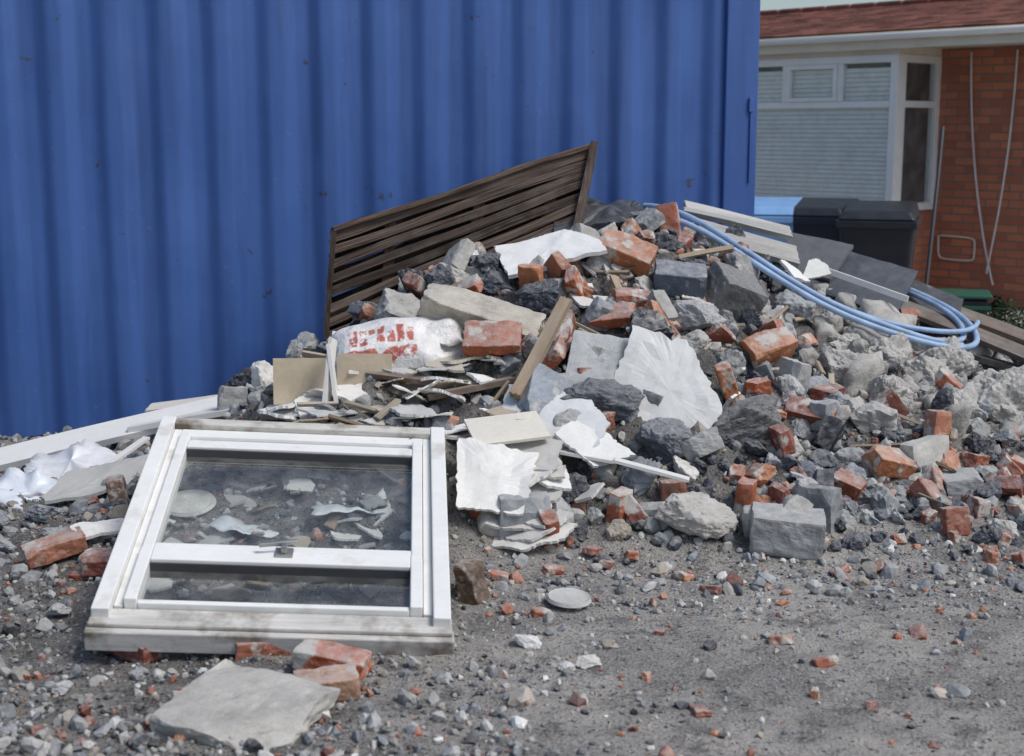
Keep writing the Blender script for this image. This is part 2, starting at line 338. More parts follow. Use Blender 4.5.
hblock('paving_slab_piece',-.73,3.68,(.38,.36,.065),(7,3,-22),.035,(.44,.42,.38),M_rock,12,.66,.012)
hbrick(-.535,4.04,(5,8,-12),.04,col=(.44,.12,.055));hbrick(-.53,3.86,(8,-4,10),.035,(.18,.1,.07),(.46,.27,.18))
hbrick(-1.66,4.98,(6,-12,28),.05,col=(.36,.15,.09));hbrick(-1.43,4.82,(4,0,5),.04,(.15,.1,.07),BR[3]);hbrick(-1.54,5.4,(10,80,20),.07,(.13,.1,.065),(.22,.13,.10))
hbrick(-.14,4.70,(0,80,-25),.05,(.16,.1,.07),(.14,.09,.06));hbrick(-.75,4.20,(0,0,15),.02,col=BR[1]);hbrick(-1.18,4.22,(0,0,-35),.02,col=BR[3])
for x,y,s,c in ((.05,4.27,.1,WH[0]),(.17,4.05,.07,WH[0]),(.23,4.08,.09,WH[1]),(-.53,3.72,.08,WH[0]),(-1.5,5.15,.13,WH[1]),(-1.95,5.2,.16,GREY[0]),(-1.85,5.5,.17,GREY[2]),(-2.0,4.7,.12,GREY[2]),(-1.75,4.3,.1,GREY[1]),(-1.3,3.9,.07,GREY[1]),(.55,5.0,.09,TAN[0]),(.9,4.95,.06,GREY[1]),(-1.75,5.25,.1,GREY[0]),(-2.1,5.5,.2,GREY[2]),(-2.3,5.7,.2,GREY[0]),(-1.5,4.5,.09,GREY[1]),(-1.1,4.0,.08,GREY[0]),(-.3,4.1,.06,GREY[1]),(-.2,3.7,.05,GREY[3]),(-1.35,3.6,.08,GREY[2]),(-1.1,3.6,.06,GREY[0])):
    hrock('stone',x,y,(s,s*.7,s*.55),(0,0,x*99),s*.15,c)
for x,y in ((.62,4.95),(.35,5.05),(.1,4.55),(-.05,4.9),(.85,4.3),(1.35,5.05),(1.3,4.35),(.95,4.1),(.52,3.72),(1.2,5.0),(.45,5.1),(.3,5.12),(.15,5.0),(.7,4.8)):
    hbrick(x,y,(20*x,10,x*200),.006,(.075,.05,.03),BR[int(x*10)%4],'brick_chip',.7)
# plaster / boards
sheet('broken_plasterboard',.66,6.02,.48,.46,.014,(62,10,-24),.15,(.86,.85,.81),None,.35,4,.006,sd=126)
sheet('white_board',.18,6.93,.48,.30,.02,(22,-14,8),.16,(.80,.80,.78),None,.15,1)
sheet('cream_tile',-.02,5.52,.30,.22,.012,(16,-4,14),.135,(.74,.70,.61),None,0,0,0)
sheet('broken_plasterboard',-.09,5.28,.33,.32,.012,(34,6,-8),.12,(.78,.77,.73),None,.3,2,.015)
sheet('broken_plasterboard',.20,5.66,.50,.34,.012,(28,4,-10),.10,(.62,.64,.65),None,.25,2,.01)
sheet('broken_plasterboard',.16,5.34,.26,.16,.012,(18,8,10),.13,(.82,.81,.78),None,.3,2)
sheet('broken_plasterboard',.33,5.5,.22,.3,.012,(30,-14,50),.10,(.70,.70,.68),None,.3,3)
sheet('broken_plasterboard',-1.52,5.1,.22,.12,.012,(10,0,40),.05,(.76,.75,.72),None,.3,2);sheet('broken_plasterboard',-2.1,5.35,.3,.16,.012,(10,0,-20),.06,(.66,.66,.66),None,.3,2)
for k in range(9):
    sheet('broken_plasterboard',.06+.04*math.sin(k*3),5.16+.035*k,.30+.04*math.sin(k*5),.22,.012,(22+4*math.sin(k*2),5*math.cos(k*3),-30+25*math.sin(k*4)),.03+.012*k,(.68-.06*(k%3),.665-.06*(k%3),.63-.06*(k%3)),None,.3,2)
r=np.random.default_rng(55)
for k in range(64):
    x=r.uniform(-1.0,.0);y=r.uniform(5.62,6.3)
    c=[(.74,.72,.68),(.52,.47,.39),(.36,.30,.22),(.50,.50,.49),(.80,.79,.76)][k%5]
    sheet('board_fragment' ,x,y,r.uniform(.10,.36),r.uniform(.05,.2),r.choice([.006,.012]),(r.uniform(-5,26),r.uniform(-14,14),r.uniform(0,360)),r.uniform(.015,.055),c,None,.3,2)
for k in range(90):
    x=r.uniform(-1.3,-.3);y=r.uniform(4.45,5.45)
    c=[(.66,.65,.62),(.40,.34,.26),(.34,.34,.34),(.72,.71,.68),(.26,.19,.12),(.50,.50,.48)][k%6]
    sheet('board_fragment',x,y,r.uniform(.03,.18),r.uniform(.02,.10),.008,(r.uniform(-10,24),r.uniform(-18,18),r.uniform(0,360)),r.uniform(.005,.035) if y>4.75 else .01,c,None,.35,3)
for x,y,w_,h_,rz,lf_ in ((-.62,5.12,.34,.2,20,.04),(-1.0,5.0,.26,.16,-30,.04),(-.75,4.75,.3,.14,10,.035)):
    sheet('crumpled_plastic_sheet',x,y,w_,h_,.003,(8,0,rz),lf_,(.72,.75,.76),M_fabric,.3,3,.035,smooth=True)
for k in range(34):
    x=r.uniform(.0,1.25);y=r.uniform(5.25,6.9)
    c=[(.80,.79,.76),(.66,.64,.60),(.52,.53,.54)][k%3]
    sheet('plaster_fragment',x,y,r.uniform(.06,.18),r.uniform(.04,.12),.012,(r.uniform(10,50),r.uniform(-20,20),r.uniform(0,360)),r.uniform(.03,.055),c,None,.3,3)
for k in range(40):
    x=r.uniform(-.9,1.9);y=r.uniform(5.4,7.0) if x>0 else r.uniform(5.6,6.3);a_=r.uniform(0,3.14);l=r.uniform(.06,.28);z=float(H(x,y))+.06
    plank('wood_splinter',(x,y,z),(x+l*math.cos(a_),y+l*math.sin(a_)*.6,z+.4*l*math.sin(a_)*.6+r.uniform(-.03,.04)),r.uniform(.012,.04),.012,r.uniform(0,60),[(.34,.26,.17),(.22,.16,.10),(.45,.38,.28)][k%3])
sheet('cardboard_sheet',-.91,6.05,.24,.20,.006,(82,0,3),.0,(.56,.47,.34),None,0,0,.004,z=.53)
sheet('cardboard_sheet',-.64,6.08,.24,.19,.006,(80,0,-4),.0,(.54,.45,.33),None,0,0,.004,z=.55)
plank('white_trim',(-.79,5.90,.42),(-.76,6.0,.72),.06,.015,90,(.78,.77,.73),M_paint)
plank('white_trim',(-.74,5.9,.44),(-.775,5.98,.70),.04,.015,60,(.76,.75,.71),M_paint)
plank('wooden_batten',(.01,5.72,.53),(.235,6.02,.88),.05,.04,20,(.36,.27,.18))
plank('wooden_batten',(-.08,5.65,.44),(.10,5.82,.47),.09,.05,10,(.46,.38,.27))
plank('wooden_batten',(-.06,5.72,.36),(.09,5.55,.30),.05,.03,0,(.28,.21,.15))
plank('wooden_batten',(-.2,5.62,.37),(-.02,5.75,.46),.04,.03,0,(.30,.24,.17))
plank('wooden_batten',(-.62,6.1,.56),(-.30,5.95,.54),.06,.02,10,(.15,.10,.07));plank('wooden_batten',(-.35,5.85,.50),(.0,5.95,.55),.045,.025,0,(.20,.14,.10));plank('wooden_batten',(-.62,6.2,.62),(-.2,6.12,.60),.05,.03,0,(.10,.07,.055))
plank('white_trim',(.12,5.50,.36),(.40,5.42,.33),.05,.012,0,(.80,.79,.76),M_paint);plank('white_trim',(.40,5.42,.33),(.68,5.36,.26),.05,.012,0,(.80,.79,.76),M_paint)
plank('white_trim',(-.35,5.62,.39),(.0,5.55,.36),.04,.012,0,(.78,.77,.74),M_paint)
plank('long_white_board',(-2.75,6.3,.03),(-1.08,6.52,.39),.16,.03,20,(.82,.81,.78),M_paint)
plank('long_white_board',(-1.75,6.42,.25),(-1.0,6.35,.385),.12,.025,0,(.76,.75,.71),M_paint)
plank('long_white_board',(-1.72,6.6,.30),(-.6,6.5,.48),.10,.02,10,(.72,.67,.59),M_paint)
sheet('paper_sack',-1.92,6.05,.46,.34,.02,(16,-6,20),.06,(.78,.79,.82),M_fabric,.3,2,.05,smooth=True)
sheet('paper_sack',-2.05,5.85,.34,.26,.02,(14,12,-20),.05,(.70,.74,.80),M_fabric,.3,2,.05,smooth=True)
sheet('roofing_felt_sheet',-1.70,5.72,.50,.26,.014,(10,-4,28),.06,(.44,.44,.42),None,.2,1)
plank('white_trim',(-1.78,5.75,.15),(-1.62,6.15,.26),.035,.012,0,(.76,.75,.72),M_paint)
plank('weathered_plank',(.95,7.3,1.10),(1.48,7.4,.95),.15,.03,35,(.38,.37,.35));plank('weathered_plank',(.92,7.6,1.19),(1.5,7.7,1.05),.10,.03,30,(.47,.46,.44))
plank('white_trim',(.90,7.5,1.19),(1.46,7.55,1.07),.03,.02,0,(.76,.74,.70),M_paint)
sheet('black_plastic_sheet',.52,7.45,.62,.3,.03,(24,-6,5),.14,(.03,.035,.045),M_fabric,.2,1,.03)
sheet('roof_panel',1.83,7.45,.50,.40,.02,(30,14,-24),.16,(.05,.06,.075),M_fabric,0,0,.004);sheet('roof_panel',2.08,7.5,.60,.34,.02,(26,20,-14),.17,(.035,.035,.04),M_fabric,0,0,.004);sheet('roof_panel',1.6,7.6,.35,.3,.02,(34,8,-34),.17,(.13,.13,.14),M_fabric,0,0,.004)
plank('white_trim',(1.62,7.35,.88),(2.0,7.15,.76),.02,.03,0,(.74,.73,.70),M_paint)
plank('long_plank',(1.56,7.7,.88),(2.9,6.75,.36),.14,.025,10,(.13,.10,.08));plank('long_plank',(1.9,7.8,.80),(3.1,7.1,.38),.10,.03,20,(.16,.12,.09));plank('long_plank',(2.2,7.5,.58),(3.2,6.9,.34),.12,.03,0,(.47,.44,.40));plank('long_plank',(2.3,7.1,.48),(3.1,6.75,.30),.09,.03,0,(.08,.07,.065));plank('long_plank',(2.35,7.7,.52),(3.3,7.3,.30),.16,.03,10,(.10,.085,.075))
sheet('white_board',1.42,7.2,.2,.14,.012,(40,10,50),.14,(.76,.75,.72));sheet('white_board',1.55,7.3,.16,.10,.012,(50,-10,10),.16,(.74,.74,.70));sheet('white_board',2.5,6.8,.3,.1,.012,(20,10,20),.12,(.74,.74,.70))
def lid(x,y,lift,rad,col,rot=(4,3,0)):
    bm=bmesh.new();bmesh.ops.create_cone(bm,cap_ends=True,segments=40,radius1=rad,radius2=rad*.93,depth=.012);f=[f for f in bm.faces if f.normal.z>.9];r_=bmesh.ops.inset_region(bm,faces=f,thickness=rad*.12,depth=-.003)
    me=bpy.data.meshes.new('plastic_lid');bm.to_mesh(me);bm.free();setcol(me,col);me.materials.append(M_rock)
    place(link(bpy.data.objects.new('plastic_lid',me)),x,y,lift,rot)
lid(.195,4.66,.025,.078,(.48,.48,.46));lid(-1.22,5.22,.05,.10,(.70,.69,.66),(14,0,0))
# cement bag
V,F=GB[16];V=V.copy();U=V.copy()
ax,ay=np.abs(U[:,0]),np.abs(U[:,1]);t=np.clip((1-ax**6)*(1-ay**5),0,1)
V[:,0]=U[:,0]*.30;V[:,1]=U[:,1]*(.165-.012*np.cos(U[:,0]*3));V[:,2]=U[:,2]*(.008+.055*t**.6)
wr=fbm(np.stack([U[:,0]*1.9,U[:,1],U[:,2]*.2],-1),1.6,3,5);V[:,2]+=.04*wr*(.4+ax);V[:,2]-=.035*ax**2.2+.03*ay**3;V[:,1]+=.02*fbm(U,1.1,8,2);V[:,0]+=.012*fbm(U,1.5,18,3)
bmat,nt,b=newmat('printed_sack');tc=nt.nodes.new('ShaderNodeTexCoord').outputs['Object'];sx=nt.nodes.new('ShaderNodeSeparateXYZ')
dn=nt.nodes.new('ShaderNodeTexNoise');dn.inputs['Scale'].default_value=9;L(nt,tc,dn.inputs['Vector']);vm=nt.nodes.new('ShaderNodeVectorMath');vm.operation='SCALE';vm.inputs['Scale'].default_value=.035;L(nt,dn.outputs['Color'],vm.inputs[0]);va=nt.nodes.new('ShaderNodeVectorMath');va.operation='ADD';L(nt,tc,va.inputs[0]);L(nt,vm.outputs[0],va.inputs[1]);L(nt,va.outputs[0],sx.inputs[0])
def box(a,b_,c_,d_):
    s=.004;return mul(nt,mul(nt,mrange(nt,sx.outputs[0],a-s,a+s),mrange(nt,sx.outputs[0],b_-s,b_+s,1,0)),mul(nt,mrange(nt,sx.outputs[1],c_-s,c_+s),mrange(nt,sx.outputs[1],d_-s,d_+s,1,0)))
msk=None
for q in ((-.22,.10,-.12,-.07),(-.20,-.165,-.05,.06),(-.155,-.12,-.05,.06),(-.12,-.09,.03,.06),(-.08,-.045,-.05,.06),(-.035,.0,-.05,.02),(.01,.045,-.05,.06),(.055,.085,-.05,.03)):
    m_=box(*q);msk=m_ if msk is None else mul(nt,msk,m_,'MAXIMUM')
msk=mul(nt,msk,mrange(nt,noise(nt,tc,18,4,.7),.58,.48))
c=mix(nt,mrange(nt,noise(nt,tc,6,4,.6),.35,.7),(.82,.81,.79),(.68,.67,.65));c=mix(nt,msk,c,(.45,.12,.09));L(nt,c,b.inputs['Base Color']);b.inputs['Roughness'].default_value=.45
bump(nt,b,noise(nt,tc,11,4,.6),.8,.03)
bag=arrmesh('cement_bag',V,F,(.7,.7,.7),bmat,True);bag.location=(-.50,6.23,.675);bag.rotation_euler=(math.radians(34),math.radians(-4),math.radians(4));m=bag.modifiers.new('s','SUBSURF');m.render_levels=1;m.levels=1
# ------------------------------------------------------------ slatted timber pallet (racked out of square)
M_dw=debris('stained_timber',(.15,.125,.105),.50,.72,scale=4,dust=.10,stretch=(1.2,14,14),fine=40,bs=.9,bd=.004,var=(.45,1.6),dustc=(.27,.24,.22))
pan=empty('timber_pallet')
B0=Vector((-.93,7.10,.57));T0=Vector((-.905,7.2,1.07));B1=Vector((.338,7.38,1.10));T1=Vector((.42,7.55,1.49))
pr=np.random.default_rng(4)
def obar(nm,p0,p1,wv,w,t,off,col):
    x=(p1-p0).normalized();z=x.cross(wv).normalized();
    if z.y>0:z=-z
    y=z.cross(x);l=(p1-p0).length
    V,F=GB[9];V=V*np.array([l/2,w/2,t/2]);V=V+np.stack([0*V[:,0],.005*np.sin(V[:,0]*6+pr.uniform(0,6)),.004*np.sin(V[:,0]*5+pr.uniform(0,6))],-1)
    V=V+.0015*pr.normal(size=V.shape)
    o=arrmesh(nm,V,F,col,M_dw,False);o.matrix_world=Matrix.Translation((p0+p1)/2+z*off)@Matrix((x,y,z)).transposed().to_4x4()@Matrix.Rotation(pr.normal()*.05,4,'X');o.parent=pan
for k in range(8):
    f_=k/7.;j1=pr.normal()*.006;p0=B0.lerp(T0,f_+j1);p1=B1.lerp(T1,f_-j1);wv=(T0-B0)
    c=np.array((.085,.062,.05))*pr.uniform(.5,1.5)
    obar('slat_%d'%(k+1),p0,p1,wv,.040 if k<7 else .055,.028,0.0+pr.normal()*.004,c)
for k in range(7):
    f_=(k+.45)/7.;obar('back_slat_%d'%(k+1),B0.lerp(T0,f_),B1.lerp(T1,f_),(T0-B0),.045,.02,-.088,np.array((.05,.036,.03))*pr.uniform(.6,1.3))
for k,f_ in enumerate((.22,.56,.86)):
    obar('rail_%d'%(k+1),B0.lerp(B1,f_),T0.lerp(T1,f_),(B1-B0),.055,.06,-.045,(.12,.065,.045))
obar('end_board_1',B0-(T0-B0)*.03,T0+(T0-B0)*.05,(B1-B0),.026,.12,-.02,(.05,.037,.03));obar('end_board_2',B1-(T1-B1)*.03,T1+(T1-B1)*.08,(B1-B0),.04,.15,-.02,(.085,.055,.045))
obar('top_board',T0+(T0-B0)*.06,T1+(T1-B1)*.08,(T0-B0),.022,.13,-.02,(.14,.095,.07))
# ------------------------------------------------------------ window unit lying on the rubble
win=empty('discarded_window');win.matrix_world=Matrix.Translation((-1.29,4.15,.065))@Matrix.Rotation(math.radians(3.5),4,'Z')@Matrix.Rotation(math.radians(14.5),4,'X')@Matrix.Rotation(math.radians(3.4),4,'Y')
wc=(.84,.84,.81);w_,l_=1.10,1.36
boxes('outer_frame',[(0,.055,.02,l_,0,.10),(w_-.055,w_,.02,l_,0,.10)],M_paint,win,wc,.004)
M_sill=debris('weathered_sill',(.15,.12,.09),.50,.68,scale=6,dust=.15,stretch=(1,9,9),rough=.8,fine=60,bs=.5,bd=.003,var=(.6,1.1),fv=.1)
boxes('head_board',[(.0555,w_-.0555,l_-.055,l_-.001,0,.095),(-.01,w_+.01,l_+.0,l_+.02,0,.07)],M_sill,win,(.66,.64,.58),.004)
boxes('step_frame',[(.056,.085,.08,l_-.056,.01,.072),(w_-.085,w_-.056,.08,l_-.056,.01,.072),(.0855,w_-.0855,l_-.115,l_-.057,.01,.074)],M_paint,win,wc,.003)
boxes('sill',[(-.012,w_+.012,-.035,.03,-.02,.05),(-.006,w_+.006,-.012,.075,.0505,.066)],M_sill,win,(.66,.64,.60),.005)
sx0,sx1=.088,w_-.088;tp=l_-.117
boxes('upper_sash',[(sx0,sx0+.038,.395,tp,.02,.092),(sx1-.038,sx1,.395,tp,.02,.092),(sx0+.0385,sx1-.0385,.395,.432,.02,.09),(sx0+.0385,sx1-.0385,tp-.115,tp-.063,.02,.09),(sx0+.0385,sx1-.0385,tp-.061,tp,.02,.06)],M_paint,win,wc,.004)
boxes('lower_sash',[(sx0,sx0+.04,.078,.385,.025,.10),(sx1-.04,sx1,.078,.385,.025,.10),(sx0+.0405,sx1-.0405,.078,.10,.025,.085),(sx0+.0405,sx1-.0405,.315,.385,.025,.098)],M_paint,win,wc,.004)
boxes('gasket',[(sx0+.0385,sx1-.0385,tp-.123,tp-.1155,.03,.08),(sx0+.0405,sx1-.0405,.308,.3145,.03,.085),(.0885,w_-.0885,.3855,.3945,.03,.085)],plain('gasket',(.05,.05,.055),.6),win)
gl,nt,b=newmat('window_glass');nt.nodes.remove(b);o_=nt.nodes['Material Output'];ms=nt.nodes.new('ShaderNodeMixShader');tr=nt.nodes.new('ShaderNodeBsdfTransparent');tr.inputs[0].default_value=(.94,.97,.96,1);gs=nt.nodes.new('ShaderNodeBsdfGlossy');gs.inputs['Roughness'].default_value=.04
lw=nt.nodes.new('ShaderNodeLayerWeight');df=nt.nodes.new('ShaderNodeBsdfDiffuse');df.inputs[0].default_value=(.6,.6,.58,1);m2=nt.nodes.new('ShaderNodeMixShader')
fac=mul(nt,mul(nt,mul(nt,lw.outputs['Facing'],3.,'POWER'),.7),.06,'ADD')
tc=nt.nodes.new('ShaderNodeTexCoord').outputs['Object'];L(nt,mrange(nt,noise(nt,tc,6,4,.7),.4,.75,.05,.26),m2.inputs[0]);L(nt,tr.outputs[0],m2.inputs[1]);L(nt,df.outputs[0],m2.inputs[2])
L(nt,fac,ms.inputs[0]);L(nt,m2.outputs[0],ms.inputs[1]);L(nt,gs.outputs[0],ms.inputs[2]);L(nt,ms.outputs[0],o_.inputs[0])
def pane(nm,V,parent): return arrmesh(nm,V,[(0,1,2,3)],(.5,)*3,gl,False,parent)
pane('upper_glass',[(sx0+.037,.43,.05),(sx1-.037,.43,.05),(sx1-.037,tp-.11,.05),(sx0+.037,tp-.11,.05)],win)
pane('lower_glass',[(sx0+.039,.099,.055),(sx1-.039,.099,.055),(sx1-.039,.316,.055),(sx0+.039,.316,.055)],win)
met=plain('handle_metal',(.45,.44,.42),.4,.8)
boxes('handle',[(.525,.585,.345,.395,.0985,.108),(.545,.565,.355,.385,.108,.135),(.47,.60,.378,.394,.122,.136,(0,0,.25))],met,win,bev=.003)
# ------------------------------------------------------------ pipes
def curve(name,P,r,mat,parent=None,cyc=False):
    cu=bpy.data.curves.new(name,'CURVE');cu.dimensions='3D';cu.bevel_depth=r;cu.bevel_resolution=5;cu.resolution_u=16
    s=cu.splines.new('NURBS');s.points.add(len(P)-1)
    for q,p in zip(s.points,P): q.co=(*p,1)
    s.order_u=4;s.use_endpoint_u=True;o=bpy.data.objects.new(name,cu);cu.materials.append(mat);return link(o,parent)
blue=plain('blue_pipe',(.30,.42,.60),.5,0,.25,9)
coil=empty('blue_plastic_pipe')
P1=[(.70,7.5,1.16),(.83,7.35,1.17),(1.05,7.15,1.05),(1.29,7.0,.89),(1.57,6.9,.72),(1.92,6.85,.60),(2.17,6.88,.54),(2.34,6.98,.545),(2.33,7.2,.65),(2.18,7.4,.74),(2.02,7.6,.80),(1.70,7.75,.90)]
curve('pipe_strand_1',P1,.015,blue,coil);curve('pipe_strand_2',[(x-.05*(i>5),y+.05,z+.045-.004*i) for i,(x,y,z) in enumerate(P1)],.015,blue,coil)
curve('pipe_strand_3',[(.95,7.4,1.12),(1.15,7.2,.99),(1.4,7.05,.84),(1.7,7.0,.70),(2.0,6.95,.62),(2.3,7.0,.60),(2.36,7.15,.64)],.013,blue,coil)
# ------------------------------------------------------------ shipping container
cm,nt,b=newmat('container_paint');tc=nt.nodes.new('ShaderNodeTexCoord').outputs['Object']
st=noise(nt,scaled(nt,tc,(9,9,.7)),1.,4,.6);n1=noise(nt,tc,1.1,4,.6);n2=noise(nt,tc,18,4,.7)
c=mix(nt,mrange(nt,n1,.3,.7),(.036,.100,.32),(.052,.128,.37));c=mix(nt,mrange(nt,st,.45,.75,0,.7),c,(.022,.065,.21))
c=mix(nt,mrange(nt,n2,.64,.74,0,.5),c,(.12,.17,.30));c=mix(nt,mrange(nt,noise(nt,tc,7,4,.75),.67,.71,0,.8),c,(.05,.035,.04))
L(nt,c,b.inputs['Base Color']);L(nt,mrange(nt,n1,.3,.7,.45,.65),b.inputs['Roughness']);bump(nt,b,n1,.4,.03)
ct=empty('shipping_container',(1.41,8.30,0),(0,0,math.atan2(.239,.971)))
p=.278;prof=[];x=-.20
def ss(t): return t*t*(3-2*t)
while x>-5.85:
    for k in range(3): prof.append((x-.05*k/3,.0))
    for k in range(8): prof.append((x-.05-.089*k/8,.034*ss(k/8)))
    for k in range(3): prof.append((x-.139-.05*k/3,.034))
    for k in range(8): prof.append((x-.189-.089*k/8,.034*(1-ss(k/8))))
    x-=p
V=[];zz=np.linspace(.0,2.48,30)
for z in zz:
    for (a_,b_) in prof: V.append((a_,b_+.03+.012*mn.noise(Vector((a_*1.4,z*1.2,3))),z))
k=len(prof);F=[(r_*k+i,(r_+1)*k+i,(r_+1)*k+i+1,r_*k+i+1) for r_ in range(len(zz)-1) for i in range(k-1)]
arrmesh('corrugated_side',V,F,(.5,.5,.5),cm,True,ct)
xe=prof[-1][0]
boxes('frame_rails',[(-.20,0,0,.16,0,2.59),(xe-.2,xe,0,.16,0,2.59),(xe,-.20,.082,.12,0,.12),(xe,-.20,.002,.10,2.48,2.59),(-.16,-.002,2.28,2.44,0,2.59),(xe-.2,xe-.04,2.28,2.44,0,2.59)],cm,ct,bev=.008)
boxes('roof_and_ends',[(xe-.15,-.05,.1005,2.38,2.50,2.56),(-.10,-.04,.1605,2.2795,.05,2.52),(xe-.16,xe-.1,.1605,2.2795,.05,2.52),(xe-.15,-.05,2.34,2.40,.05,2.495)],cm,ct)
boxes('post_fittings',[(-.06,-.035,-.018,-.001,1.70,1.78),(-.05,-.04,-.012,-.001,1.3,1.7)],cm,ct,bev=.003)
# ------------------------------------------------------------ house
hs_=empty('brick_house',(3.3,13,0),(0,0,math.atan2(-.740,.673)))
bkm,nt,b=newmat('brick_wall');tc=nt.nodes.new('ShaderNodeTexCoord').outputs['Object'];sx=nt.nodes.new('ShaderNodeSeparateXYZ');L(nt,tc,sx.inputs[0]);cx=nt.nodes.new('ShaderNodeCombineXYZ')
L(nt,mul(nt,sx.outputs[0],sx.outputs[1],'ADD'),cx.inputs[0]);L(nt,sx.outputs[2],cx.inputs[1])
bt=nt.nodes.new('ShaderNodeTexBrick');L(nt,cx.outputs[0],bt.inputs['Vector'])
for k_,v in (('Scale',1),('Brick Width',.225),('Row Height',.075),('Mortar Size',.008),('Mortar Smooth',.2),('Bias',-.1)): bt.inputs[k_].default_value=v
bt.inputs['Color1'].default_value=(.60,.21,.10,1);bt.inputs['Color2'].default_value=(.38,.12,.065,1);bt.inputs['Mortar'].default_value=(.22,.16,.13,1)
c=mix(nt,mrange(nt,noise(nt,tc,9,4,.6),.35,.7,0,.4),bt.outputs[0],(.34,.14,.09));L(nt,c,b.inputs['Base Color']);b.inputs['Roughness'].default_value=.9;bump(nt,b,mul(nt,bt.outputs['Fac'],-1.),.6,.008)
boxes('walls',[(-3.6,1.35,.85,1.1,0,2.34),(1.10,1.349,1.1005,2.6,0,2.34),(-3.6,-3.35,1.1005,2.6,0,2.34),(-3.6,1.35,2.6005,2.8,0,2.34),(-1.9,.06,.16,.8495,0,.85)],bkm,hs_)
upvc=plain('white_upvc',(.80,.80,.77),.35,0,.05,4);cream=plain('cream_soffit',(.70,.64,.52),.7,0,.1,4);dark=plain('dark_interior',(.03,.032,.035),.8)
yb=.12
boxes('bay_window_frame',[(-1.95,.095,yb,yb+.10,.86,.93),(-1.95,.095,yb,yb+.08,2.20,2.27),(.02,.095,yb,yb+.08,.93,2.20),(-1.95,-1.88,yb,yb+.08,.93,2.20),(-1.879,.019,yb+.003,yb+.07,1.80,1.86),(-.55,-.49,yb+.004,yb+.07,1.861,2.199),(-1.18,-1.12,yb+.004,yb+.07,1.861,2.199),
 (.015,.093,yb+.081,.15+yb,.86,2.27),(.015,.093,.78,.848,.86,2.27),(.015,.093,yb+.151,.779,.86,.93),(.015,.093,yb+.151,.779,2.2,2.27),(.02,.09,yb+.151,.779,1.80,1.86)],upvc,hs_,bev=.004)
boxes('top_light_sashes',[(-1.119,-.551,yb-.012,yb+.05,1.861,1.90),(-1.119,-.551,yb-.012,yb+.05,2.16,2.199),(-1.119,-1.08,yb-.012,yb+.05,1.9005,2.1595),(-.59,-.551,yb-.012,yb+.05,1.9005,2.1595)],upvc,hs_,bev=.004)
pane('front_glass',[(-1.88,yb+.03,.93),(.02,yb+.03,.93),(.02,yb+.03,2.2),(-1.88,yb+.03,2.2)],hs_);pane('side_glass',[(.055,yb+.15,.93),(.055,.78,.93),(.055,.78,2.2),(.055,yb+.15,2.2)],hs_)
bl=plain('blind_slats',(.88,.88,.84),.6,0,.03,4)
boxes('venetian_blind',[(-1.87,.0,yb+.045,yb+.050,z,z+.040,(-.30,0,0)) for z in np.arange(.94,2.14,.042)],bl,hs_)
boxes('bay_shade_backing',[(-1.94,.014,yb+.20,yb+.22,.86,2.30),(-.004,.01,yb+.2205,.84,.86,2.30)],dark,hs_)  # near-black sheets standing in for the unlit room behind the bay glass
boxes('soffit',[(-3.7,1.42,.03,.88,2.341,2.36)],cream,hs_);boxes('bay_head',[(-1.95,.09,yb+.005,.84,2.272,2.34)],cream,hs_)
boxes('fascia',[(-3.7,1.42,.0,.028,2.31,2.46)],cream,hs_,bev=.003)
gv=[];na=10
for xx in (-3.75,1.5):
    for k in range(na+1):
        a_=math.pi+math.pi*k/na;gv.append((xx,-.062+.058*math.cos(a_),2.44+.055*math.sin(a_)))
gf=[(k,k+1,na+1+k+1,na+1+k) for k in range(na)]
g=arrmesh('gutter',gv,gf,(.5,.5,.5),upvc,True,hs_);sm=g.modifiers.new('s','SOLIDIFY');sm.thickness=.004
tm=debris('roof_tiles',(.12,.09,.08),.6,.75,scale=5,dust=.1,fine=50,var=(.6,1.3));tl=[];cc=[];sl_=math.radians(14)
for rr in range(15):
    d=rr*.095;y=-.04+d*math.cos(sl_);z=2.475+d*math.sin(sl_)
    for k in range(31):
        x0=-3.65+k*.165+(.0825 if rr%2 else 0);tl.append((x0+.002,x0+.163,y,y+.13,z,z+.014,(sl_-.10,0,rng.normal()*.006)));cc.append(np.array((.30,.12,.085))*rng.uniform(.5,1.4))
boxes('roof_tiles',tl,tm,hs_,cols=cc)
zr=2.462+1.39*math.tan(sl_)
rv=[(-3.65,-.03,2.462),(1.4,-.03,2.462),(1.4,1.36,zr),(-3.65,1.36,zr),(1.4,2.85,2.43),(-3.65,2.85,2.43)]
arrmesh('roof_deck',rv,[(0,1,2,3),(3,2,4,5)],(.15,.07,.05),tm,False,hs_)
boxes('ridge_tiles',[(-3.65+k*.3,-3.365+k*.3,1.29,1.42,zr-.005,zr+.045) for k in range(17)],tm,hs_,col=(.2,.08,.06),bev=.02)
arrmesh('gable',[(1.345,.86,2.34),(1.345,2.75,2.34),(1.345,1.36,zr-.04),(1.345,1.30,zr-.05)],[(0,1,2,3)],(.5,.5,.5),bkm,False,hs_)
wht=plain('white_cable',(.7,.7,.68),.5);blk=plain('black_pole_paint',(.03,.03,.035),.5)
curve('wall_cable',[(.40,.83,2.3),(.42,.82,1.9),(.50,.80,1.2),(.66,.80,.5),(.76,.8,.2)],.008,wht,hs_);curve('wall_cable_2',[(.85,.83,2.3),(.86,.80,1.2),(.74,.78,.6),(.7,.78,.3)],.008,wht,hs_)
curve('conduit',[(.16,.83,.62),(.16,.83,.42),(.18,.83,.40),(.52,.83,.40),(.54,.83,.42),(.54,.83,.6),(.52,.83,.62),(.18,.83,.62)],.009,cream,hs_)
